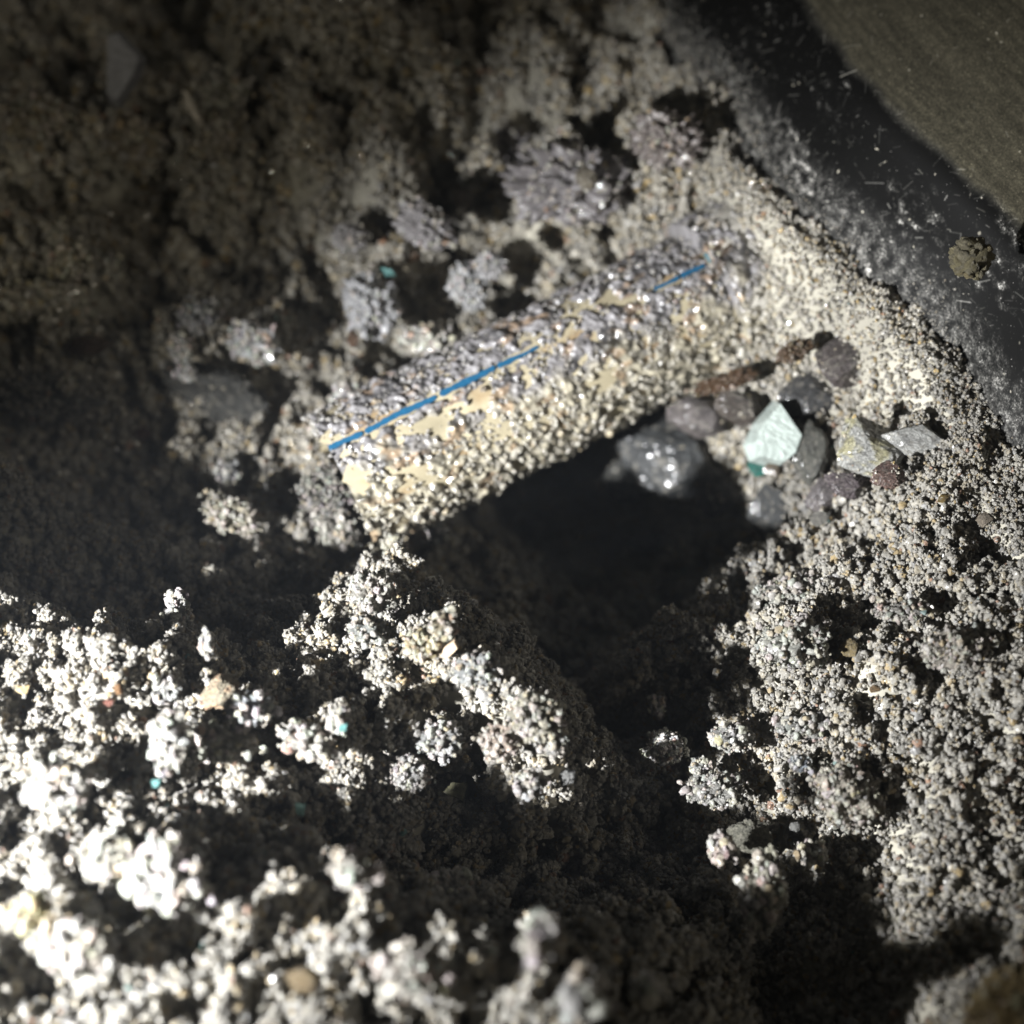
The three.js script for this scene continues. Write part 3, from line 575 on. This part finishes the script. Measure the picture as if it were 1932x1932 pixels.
sandClump('sand_clump', 'shadowy clump right under the pipe end', 430, 890, 60, 54, { tint: GREY, lift: 3 });
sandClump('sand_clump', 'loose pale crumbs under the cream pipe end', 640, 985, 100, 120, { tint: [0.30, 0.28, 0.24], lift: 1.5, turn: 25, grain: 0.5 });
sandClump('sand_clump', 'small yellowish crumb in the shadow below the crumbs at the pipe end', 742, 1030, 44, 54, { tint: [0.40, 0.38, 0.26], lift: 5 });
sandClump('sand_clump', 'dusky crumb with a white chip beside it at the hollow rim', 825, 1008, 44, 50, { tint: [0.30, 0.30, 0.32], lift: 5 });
shard('stone_chip', 'tiny bright white chip at the rim of the black hollow', [[834, 998], [848, 996], [842, 1010]], 0.6, { tint: [0.7, 0.7, 0.68], lift: 8 });
// behind the pipe
const paleClod = sandClump('sand_clump', 'pale grey clod with a turquoise fleck behind the pipe', 700, 575, 130, 160, { tint: [0.50, 0.50, 0.51], lift: 11, wet: true, turn: 20, grain: 0.3, fused: true });
{
  const f = shard('turquoise_fleck', 'turquoise fleck', [[716, 503], [740, 508], [748, 520], [728, 522]], 0.8, { tint: TEAL, lift: 15, wet: true }); delete f.userData.category; const g = stone('rust_spot', 'rusty orange grain', 664, 640, 22, 30, { tint: [0.30, 0.15, 0.07], lift: 13, wet: true }); delete g.userData.category;
  for (const m of [f, g]) { paleClod.attach(m); }
  names.set('turquoise_fleck', 0);
}
sandClump('sand_clump', 'angular pale clod hanging between black gaps behind the pipe', 885, 540, 92, 110, { tint: [0.50, 0.50, 0.50], lift: 12, wet: true, turn: 15, grain: 0.3, fused: true });
sandClump('sand_clump', 'rounded pale clod overlapping the angular clod to its right', 925, 500, 70, 66, { tint: [0.44, 0.43, 0.43], lift: 13, wet: true, grain: 0.3, fused: true });
sandClump('wet_clod', 'large wet grey clod sparkling behind the pipe', 1075, 345, 300, 190, { tint: [0.27, 0.25, 0.25], lift: 5, wet: true, rough: 0.45, grain: 0.4, category: 'clod', fused: true, cover: 0.2 });
sandClump('wet_clod', 'wet clod on the upper left shoulder of the large sparkling clod', 960, 280, 120, 100, { tint: [0.28, 0.26, 0.26], lift: 4, wet: true, category: 'clod', fused: true, grain: 0.4 });
sandClump('wet_clod', 'wet arching clod left of the black gap behind the pipe', 800, 425, 150, 96, { tint: [0.32, 0.30, 0.30], lift: 7, wet: true, turn: -28, category: 'clod', fused: true, grain: 0.4 });
sandClump('wet_clod', 'small wet knob above the turquoise fleck', 660, 450, 84, 74, { tint: [0.36, 0.34, 0.33], lift: 7, wet: true, category: 'clod', fused: true });
sandClump('wet_clod', 'pinkish wet clod between the sparkling clod and the black panel', 1260, 265, 170, 130, { tint: [0.29, 0.25, 0.23], lift: 2, wet: true, category: 'clod', fused: true, grain: 0.4 });
stone('pebble', 'pale peach pebble glinting left of the large wet clod', 876, 374, 34, 36, { tint: [0.55, 0.45, 0.36], lift: 8, wet: true, category: 'pebble', turn: 40 });
stone('pebble', 'cream pebble set in the face of the large wet clod', 1105, 332, 34, 38, { tint: [0.50, 0.43, 0.31], lift: 14, wet: true, category: 'pebble' });
sandClump('sand_clump', 'pale clump beside the lower end of the blue line', 660, 756, 84, 80, { tint: [0.55, 0.54, 0.54], lift: 6, wet: true, grain: 0.5 });
sandClump('sand_clump', 'small pale clump touching the very end of the blue line', 618, 802, 74, 56, { tint: [0.50, 0.48, 0.45], lift: 10, wet: true, grain: 0.45 });
sandClump('sand_clump', 'lump of sand tinted dark for shade, burying the lower left end of the pipe', 622, 930, 130, 120, { tint: [0.17, 0.16, 0.135], lift: 3, grain: 0.36, keep: 0.8 });  // dark tint stands in for the shade at the pipe end
sandClump('sand_clump', 'grainy clump on the pipe back above the middle of the blue line', 806, 640, 100, 60, { tint: [0.42, 0.40, 0.37], lift: 14, wet: true, grain: 0.4 });
shard('turquoise_sliver', 'turquoise sliver lying against the collar rim at the end of the blue line', [[1326, 476], [1338, 474], [1356, 506], [1348, 512]], 0.7, { tint: [0.05, 0.14, 0.17], lift: 5.2, category: 'sliver', wet: true });
// in the hollow, right
const mint = shard('mint_stone', 'pale mint stone with a bright green crusted corner in the hollow', [[1466, 752], [1488, 788], [1514, 822], [1500, 862], [1472, 884], [1420, 870], [1408, 838], [1428, 796]], 5, { tint: [0.38, 0.435, 0.40], lift: 11, wet: true, category: 'stone' });
{ const g = stone('green_crust', 'bright green crust', 1428, 876, 44, 40, { tint: [0.03, 0.36, 0.28], lift: 13, wet: true }); delete g.userData.category; const t = stone('tan_spot', 'tan patch', 1462, 888, 36, 26, { tint: [0.30, 0.22, 0.13], lift: 12, wet: true }); delete t.userData.category; mint.attach(g); mint.attach(t); }
stone('hollow_stone', 'mottled dark stone pressed against the right of the mint stone', 1522, 855, 70, 100, { tint: [0.18, 0.18, 0.15], lift: 7, wet: true });
stone('hollow_stone', 'grey stone with a yellow tinge right of the mottled stone', 1632, 848, 120, 120, { tint: [0.78, 0.78, 0.73], tint2: [0.32, 0.30, 0.18], lift: 6, wet: true, turn: 30 });
stone('hollow_stone', 'pale grey stone under the sandy lip of the black panel', 1738, 832, 116, 76, { tint: [0.85, 0.85, 0.80], tint2: [0.25, 0.25, 0.24], lift: 1, wet: true, turn: -12 });
stone('hollow_stone', 'large dark wet stone left of the mint stone', 1270, 870, 190, 170, { tint: [0.05, 0.055, 0.055], lift: 10, wet: true, turn: -30 });
stone('hollow_stone', 'pinkish grey stone just under the pipe collar', 1320, 785, 110, 80, { tint: [0.28, 0.24, 0.23], lift: 13, wet: true });
stone('hollow_stone', 'brown violet stone in the gap below the black panel', 1588, 676, 110, 96, { tint: [0.16, 0.13, 0.12], lift: -1, wet: true });  // own brown violet, darkened for the shade of the collar
stone('hollow_stone', 'added black stone standing in for shade behind the pale mint stone', 1525, 750, 100, 90, { tint: [0.07, 0.07, 0.07], lift: 1, wet: true, turn: 20 });  // this and the next three: dark stones added in place of collar shade
stone('hollow_stone', 'added dark brown stone standing in for shade between the bark and the mint stone', 1400, 765, 90, 60, { tint: [0.13, 0.10, 0.08], lift: 6, wet: true, turn: -15 });
stone('hollow_stone', 'added dark stone standing in for shade directly left of the large dark wet one', 1180, 905, 90, 80, { tint: [0.08, 0.085, 0.08], lift: 5, wet: true, turn: 30 });
stone('hollow_stone', 'added black stone standing in for shade between the dark wet one and the pointed one', 1360, 930, 110, 90, { tint: [0.06, 0.062, 0.06], lift: 6, wet: true, turn: -10 });
stone('hollow_stone', 'dark pointed stone at the bottom of the hollow under the mint stone', 1450, 965, 90, 110, { tint: [0.10, 0.105, 0.105], lift: 8, wet: true, turn: 10 });
stone('hollow_stone', 'dim violet pebble between the grey stones and the sand rim', 1602, 915, 70, 62, { tint: [0.24, 0.19, 0.20], lift: 5, wet: true, category: 'pebble' });
stone('hollow_stone', 'small reddish pebble under the pale grey stone', 1682, 893, 60, 46, { tint: [0.32, 0.19, 0.15], lift: 5, wet: true, category: 'pebble' });
stone('hollow_stone', 'mauve pebble at the edge of the sand rim below the violet one', 1548, 935, 60, 54, { tint: [0.30, 0.26, 0.26], lift: 5, wet: true, category: 'pebble' });
stone('hollow_stone', 'dull grey stone alone on the dark hollow floor', 1222, 1022, 90, 34, { tint: [0.24, 0.25, 0.26], lift: 2, wet: true });
sandClump('bark_sliver', 'brown bark sliver tucked beneath the pipe collar', 1370, 720, 150, 40, { tint: [0.10, 0.055, 0.026], lift: 19, wet: true, turn: 16, category: 'bark', fused: true, keep: 0.85, grain: 0.3 });
sandClump('bark_sliver', 'brown bark knot at the far end of the pipe collar', 1500, 662, 90, 46, { tint: [0.10, 0.06, 0.03], lift: 10, wet: true, turn: 24, category: 'bark', fused: true, keep: 0.85, grain: 0.3 });
// the panel's pebble
{ const p = at(1832, 486, 0.0262), r = mulberry(5), body = new Body(), tint = [0.20, 0.175, 0.10];
  body.add(blob(9, 4, 0.45, 1.9), new THREE.Matrix4().makeScale(0.0019, 0.0017, 0.0018), (i) => tint);
  for (let k = 0; k < 90; k++) { const v = V(r() - 0.5, r() - 0.5, r() - 0.5).normalize().multiplyScalar(0.0017); body.add(SMALL[k % 8], new THREE.Matrix4().compose(v, ROT(r), V(1, 1, 1).multiplyScalar(0.0002 + 0.0004 * r())), mix3(tint, sandTone(r), 0.2)); }
  const m = body.build('pebble_crumb', clumpDry); m.position.copy(p); tag(m, 'small yellowish crumb of sandstone stuck on the black panel', 'pebble'); }
// the bright ridge and what stands round it
sandClump('sand_clump', 'tall pale clump at the top of the bright ridge beside the hollow', 700, 1120, 96, 110, { tint: [0.46, 0.44, 0.38], lift: 6, grain: 0.36 });
sandClump('sand_clump', 'grey shoulder clump on the left of the bright ridge top', 690, 1185, 80, 70, { tint: [0.38, 0.39, 0.37], lift: 5, grain: 0.34 });
sandClump('sand_clump', 'amber tinged clump in the middle of the bright ridge', 800, 1215, 90, 76, { tint: [0.48, 0.40, 0.22], lift: 5, grain: 0.36 });
shard('stone_chip', 'peach faceted chip on the ridge facing the black hollow', [[838, 1222], [858, 1206], [866, 1222], [842, 1246], [832, 1240]], 1.2, { tint: [0.58, 0.44, 0.30], lift: 6, category: 'chip' });
sandClump('sand_clump', 'brown capped spike of grains behind the peach chip', 836, 1180, 50, 60, { tint: [0.42, 0.36, 0.24], lift: 6, grain: 0.36 });
sandClump('sand_clump', 'bluish pale clump right of the peach chip', 900, 1262, 96, 76, { tint: [0.45, 0.46, 0.45], lift: 5, grain: 0.34 });
sandClump('sand_clump', 'pale clump at the lower right tip of the bright ridge', 1010, 1350, 110, 100, { tint: [0.45, 0.42, 0.33], lift: 5, grain: 0.4 });
sandClump('sand_clump', 'pinkish clump below the ridge tip', 945, 1400, 84, 84, { tint: [0.45, 0.36, 0.29], lift: 5, grain: 0.34 });
sandClump('sand_clump', 'last pale crumb of the ridge over the dark slope', 1045, 1400, 60, 60, { tint: [0.46, 0.45, 0.42], lift: 4, grain: 0.4 });
sandClump('sand_clump', 'grey twin clump under the pinkish clump', 830, 1395, 90, 80, { tint: [0.42, 0.42, 0.41], lift: 4, grain: 0.36 });
sandClump('sand_clump', 'pale clump in the shadow below the ridge, with a fan of grains', 770, 1460, 90, 76, { tint: [0.44, 0.43, 0.41], lift: 4, grain: 0.36 });
stone('pebble', 'olive yellow round grain below the ridge', 862, 1492, 50, 36, { tint: [0.36, 0.34, 0.17], lift: 3, category: 'pebble' });
sandClump('sand_clump', 'pair of white grains standing alone on the dark right slope', 1240, 1332, 34, 52, { tint: [0.52, 0.52, 0.52], lift: 6, grain: 0.6, wet: true });
sandClump('sand_clump', 'silvery clump standing below the pair of white grains', 1254, 1410, 84, 74, { tint: [0.50, 0.50, 0.50], lift: 6, grain: 0.32, wet: true });
sandClump('sand_clump', 'rounded grey clump in the gloom right of the olive grain', 1000, 1480, 70, 66, { tint: [0.38, 0.37, 0.34], lift: 4 });
stone('pebble', 'white round grain at the foot of the bright ridge', 1072, 1465, 24, 22, { tint: [0.6, 0.6, 0.58], lift: 4, category: 'pebble', faces: 0 });
// right slope
stone('pebble', 'yellow glossy grain on the sand rim near the black panel', 1780, 940, 24, 16, { tint: [0.55, 0.36, 0.07], lift: 2, wet: true, category: 'pebble', turn: 35 });
stone('pebble', 'cream grain below the yellow one near the black panel', 1858, 980, 30, 24, { tint: [0.58, 0.48, 0.36], lift: 2, category: 'pebble' });
stone('pebble', 'large amber grain in the middle of the right sand slope', 1606, 1222, 36, 32, { tint: [0.48, 0.36, 0.16], lift: 3, category: 'pebble', turn: -30 });
stone('pebble', 'orange grain on the right slope below the amber one', 1650, 1300, 18, 18, { tint: [0.5, 0.3, 0.12], lift: 3, category: 'pebble' });
stone('pebble', 'tall pale grain on the rim of the right slope facing the hollow', 1545, 978, 36, 26, { tint: [0.52, 0.50, 0.44], lift: 3, category: 'pebble', turn: 30 });
sandClump('sand_clump', 'knobbly pale shelf on the right slope over a black cleft', 1500, 1110, 150, 60, { tint: [0.44, 0.43, 0.38], lift: 4, grain: 0.42, turn: 8 });
sandClump('sand_clump', 'second pale shelf right of the knobbly one', 1700, 1150, 120, 50, { tint: [0.44, 0.42, 0.38], lift: 4, grain: 0.34 });
sandClump('sand_clump', 'round grained mass in the middle of the right slope', 1500, 1215, 150, 110, { tint: [0.43, 0.43, 0.38], lift: 4, grain: 0.5 });
sandClump('sand_clump', 'warm grey mass at the far right of the slope', 1800, 1225, 150, 90, { tint: [0.42, 0.38, 0.32], lift: 4, grain: 0.3 });
sandClump('sand_clump', 'pale ledge above the big black cleft of the lower right', 1520, 1370, 130, 60, { tint: [0.44, 0.43, 0.40], lift: 4, grain: 0.4 });
sandClump('sand_clump', 'scruffy ledge left of the pale ledge', 1380, 1390, 90, 60, { tint: [0.42, 0.41, 0.39], lift: 4, grain: 0.4 });
sandClump('sand_clump', 'grey ball with amber grains in the lower right', 1350, 1490, 120, 70, { tint: [0.40, 0.39, 0.36], lift: 5, grain: 0.4 });
sandClump('sand_clump', 'bluish crystal clump in the black cleft', 1510, 1440, 46, 40, { tint: [0.42, 0.46, 0.50], lift: 4, grain: 0.3 });
// lower right
sandClump('sand_clump', 'small white crumb near the cleft of the lower right', 1325, 1450, 50, 50, { tint: [0.5, 0.5, 0.47], lift: 5 });
sandClump('sand_clump', 'pinkish pale crumb in the lower right shadow', 1362, 1600, 60, 72, { tint: [0.50, 0.42, 0.39], lift: 5, grain: 0.5 });
sandClump('sand_clump', 'standing pale clump lit along its left side in the lower right', 1440, 1690, 90, 170, { tint: [0.46, 0.43, 0.35], lift: 8, grain: 0.55 });
sandClump('sand_clump', 'tiny cluster with an amber grain above the standing pale clump', 1530, 1610, 66, 50, { tint: [0.44, 0.42, 0.38], lift: 4, grain: 0.4 });
stone('pebble', 'lone white grain in the dark cleft', 1500, 1560, 16, 14, { tint: [0.7, 0.7, 0.66], lift: 5, category: 'pebble', faces: 0 });
stone('pebble', 'greenish grey pebble in the lower right shadow', 1410, 1580, 70, 56, { tint: [0.25, 0.24, 0.18], lift: 3, category: 'pebble' });
sandClump('sand_clump', 'fine grained mound beside the black cleft', 1600, 1500, 150, 130, { tint: [0.42, 0.38, 0.31], lift: 4, grain: 0.3, turn: -30 });
sandClump('ochre_clod', 'large blurred ochre clod in the lower right corner', 1915, 1885, 230, 150, { tint: [0.40, 0.30, 0.14], lift: 5, turn: 30, grain: 0.4, keep: 0.75, category: 'clod', fused: true });
// bright foreground
sandClump('sand_clump', 'dazzling white clod at the lower left', 150, 1785, 150, 100, { tint: [0.66, 0.63, 0.54], lift: 2, grain: 0.7 });
sandClump('sand_clump', 'yellow rounded clump left of the dazzling clod', 60, 1720, 90, 70, { tint: [0.52, 0.44, 0.20], lift: 4, grain: 0.5, keep: 0.7 });
sandClump('sand_clump', 'long white mass running down the lit lower left slope', 320, 1660, 150, 180, { tint: [0.62, 0.61, 0.57], lift: 1, grain: 0.6, turn: 30 });
sandClump('sand_clump', 'white ridge of grains right of the yellow rounded clump', 210, 1620, 130, 90, { tint: [0.58, 0.55, 0.46], lift: 2, grain: 0.6 });
sandClump('sand_clump', 'white stepped clump on the left of the lit slope', 110, 1480, 150, 110, { tint: [0.56, 0.54, 0.48], lift: 4, grain: 0.55 });
sandClump('sand_clump', 'upright column of white grains on the lit slope', 320, 1400, 80, 150, { tint: [0.56, 0.54, 0.47], lift: 5, grain: 0.55 });
stone('pebble', 'cream pebble with a brown side on the lit slope', 415, 1302, 64, 60, { tint: [0.60, 0.52, 0.36], tint2: [0.33, 0.21, 0.12], lift: 4, category: 'pebble', turn: 30 });
sandClump('sand_clump', 'bluish white rounded clump right of the cream pebble', 470, 1340, 100, 80, { tint: [0.58, 0.60, 0.62], lift: 5, grain: 0.42 });
sandClump('sand_clump', 'round grey white clump near the top of the lit slope', 310, 1300, 56, 60, { tint: [0.54, 0.53, 0.51], lift: 4, grain: 0.45 });
sandClump('sand_clump', 'branching white clump below the bluish one', 420, 1400, 130, 80, { tint: [0.56, 0.53, 0.45], lift: 4, grain: 0.5 });
sandClump('sand_clump', 'white caterpillar of grains near the foot of the ridge', 580, 1400, 130, 60, { tint: [0.56, 0.53, 0.47], lift: 5, grain: 0.48, turn: -30 });
sandClump('sand_clump', 'clump with a turquoise tip between slope and ridge', 640, 1358, 56, 54, { tint: [0.54, 0.52, 0.47], lift: 5, grain: 0.45 });
shard('turquoise_grain', 'turquoise grain on the clump between slope and ridge', [[636, 1366], [658, 1362], [654, 1380], [640, 1380]], 1, { tint: TEAL, lift: 7, category: 'grain' });
shard('turquoise_grain', 'turquoise grain beside a white clump on the lit slope', [[286, 1470], [306, 1468], [300, 1486], [290, 1484]], 1, { tint: TEAL, lift: 5, category: 'grain' });
shard('turquoise_grain', 'pale turquoise grain in the dim foot of the lit slope', [[556, 1516], [576, 1518], [572, 1540], [560, 1536]], 1, { tint: [0.16, 0.30, 0.28], lift: 5, category: 'grain' });
stone('pebble', 'red grain at the upper edge of the lit slope', 205, 1326, 20, 16, { tint: [0.5, 0.14, 0.08], lift: 4, category: 'pebble' });
stone('pebble', 'orange grain above the red one', 222, 1300, 18, 24, { tint: [0.55, 0.27, 0.08], lift: 4, category: 'pebble' });
sandClump('sand_clump', 'pale crumb standing in the dim gap right of the lit slope', 664, 1640, 90, 80, { tint: [0.52, 0.48, 0.42], lift: 7, grain: 0.65 });
sandClump('sand_clump', 'cluster of round white grains on a dark lump near the bottom', 855, 1690, 80, 120, { tint: [0.52, 0.50, 0.46], lift: 6, grain: 0.7, turn: 20 });
sandClump('sand_clump', 'isolated blurred cluster of pale grains at the bottom centre', 1022, 1770, 80, 92, { tint: [0.60, 0.58, 0.55], lift: 9, grain: 0.6 });
sandClump('sand_clump', 'forked cluster of pale grains at the bottom edge', 1100, 1880, 110, 110, { tint: [0.48, 0.46, 0.43], lift: 6, grain: 0.75 });
stone('pebble', 'large blurred amber grain at the bottom', 580, 1850, 70, 56, { tint: [0.30, 0.20, 0.07], rough: 0.3, pits: 0.12, lift: 4, category: 'pebble' });
sandClump('sand_clump', 'heap of round pale grains at the bottom edge', 780, 1830, 150, 120, { tint: [0.52, 0.49, 0.43], lift: 3, grain: 0.7 });
sandClump('sand_clump', 'two leaning pale grains in the dark right of the isolated cluster', 1215, 1865, 60, 56, { tint: [0.46, 0.45, 0.42], lift: 7, grain: 0.8, turn: 30, cover: 0.6 });

// ---------------------------------------------------------------- the torch that lights it all, just out of frame
{
  const t = new THREE.Group(); t.name = 'torch'; t.position.copy(LAMP); scene.add(t);
  tag(t, 'small black torch held low over the lit lower left slope', 'torch');
  const look = AIM.clone().sub(LAMP).normalize(); t.quaternion.setFromUnitVectors(V(0, 0, 1), look);
  const shell = new THREE.MeshStandardMaterial({ color: new THREE.Color().setRGB(0.02, 0.02, 0.022), roughness: 0.5 });
  const prof = [[0.0035, -0.0012], [0.006, -0.001], [0.0066, -0.003], [0.0066, -0.014], [0.0052, -0.018], [0.0052, -0.06], [0.0046, -0.062], [0, -0.062]].map(([x, y]) => new THREE.Vector2(x, y));
  const body = new THREE.Mesh(new THREE.LatheGeometry(prof, 40).rotateX(Math.PI / 2), shell); body.name = 'body'; t.add(body);
  const lens = new THREE.Mesh(new THREE.CylinderGeometry(0.0034, 0.0034, 0.0006, 32).rotateX(Math.PI / 2).translate(0, 0, -0.0022), new THREE.MeshStandardMaterial({ color: 0xffffff, emissive: new THREE.Color(1, 0.98, 0.94), emissiveIntensity: 3 })); lens.name = 'lens'; t.add(lens);
  shade(t);
}

renderer.render(scene, camera);
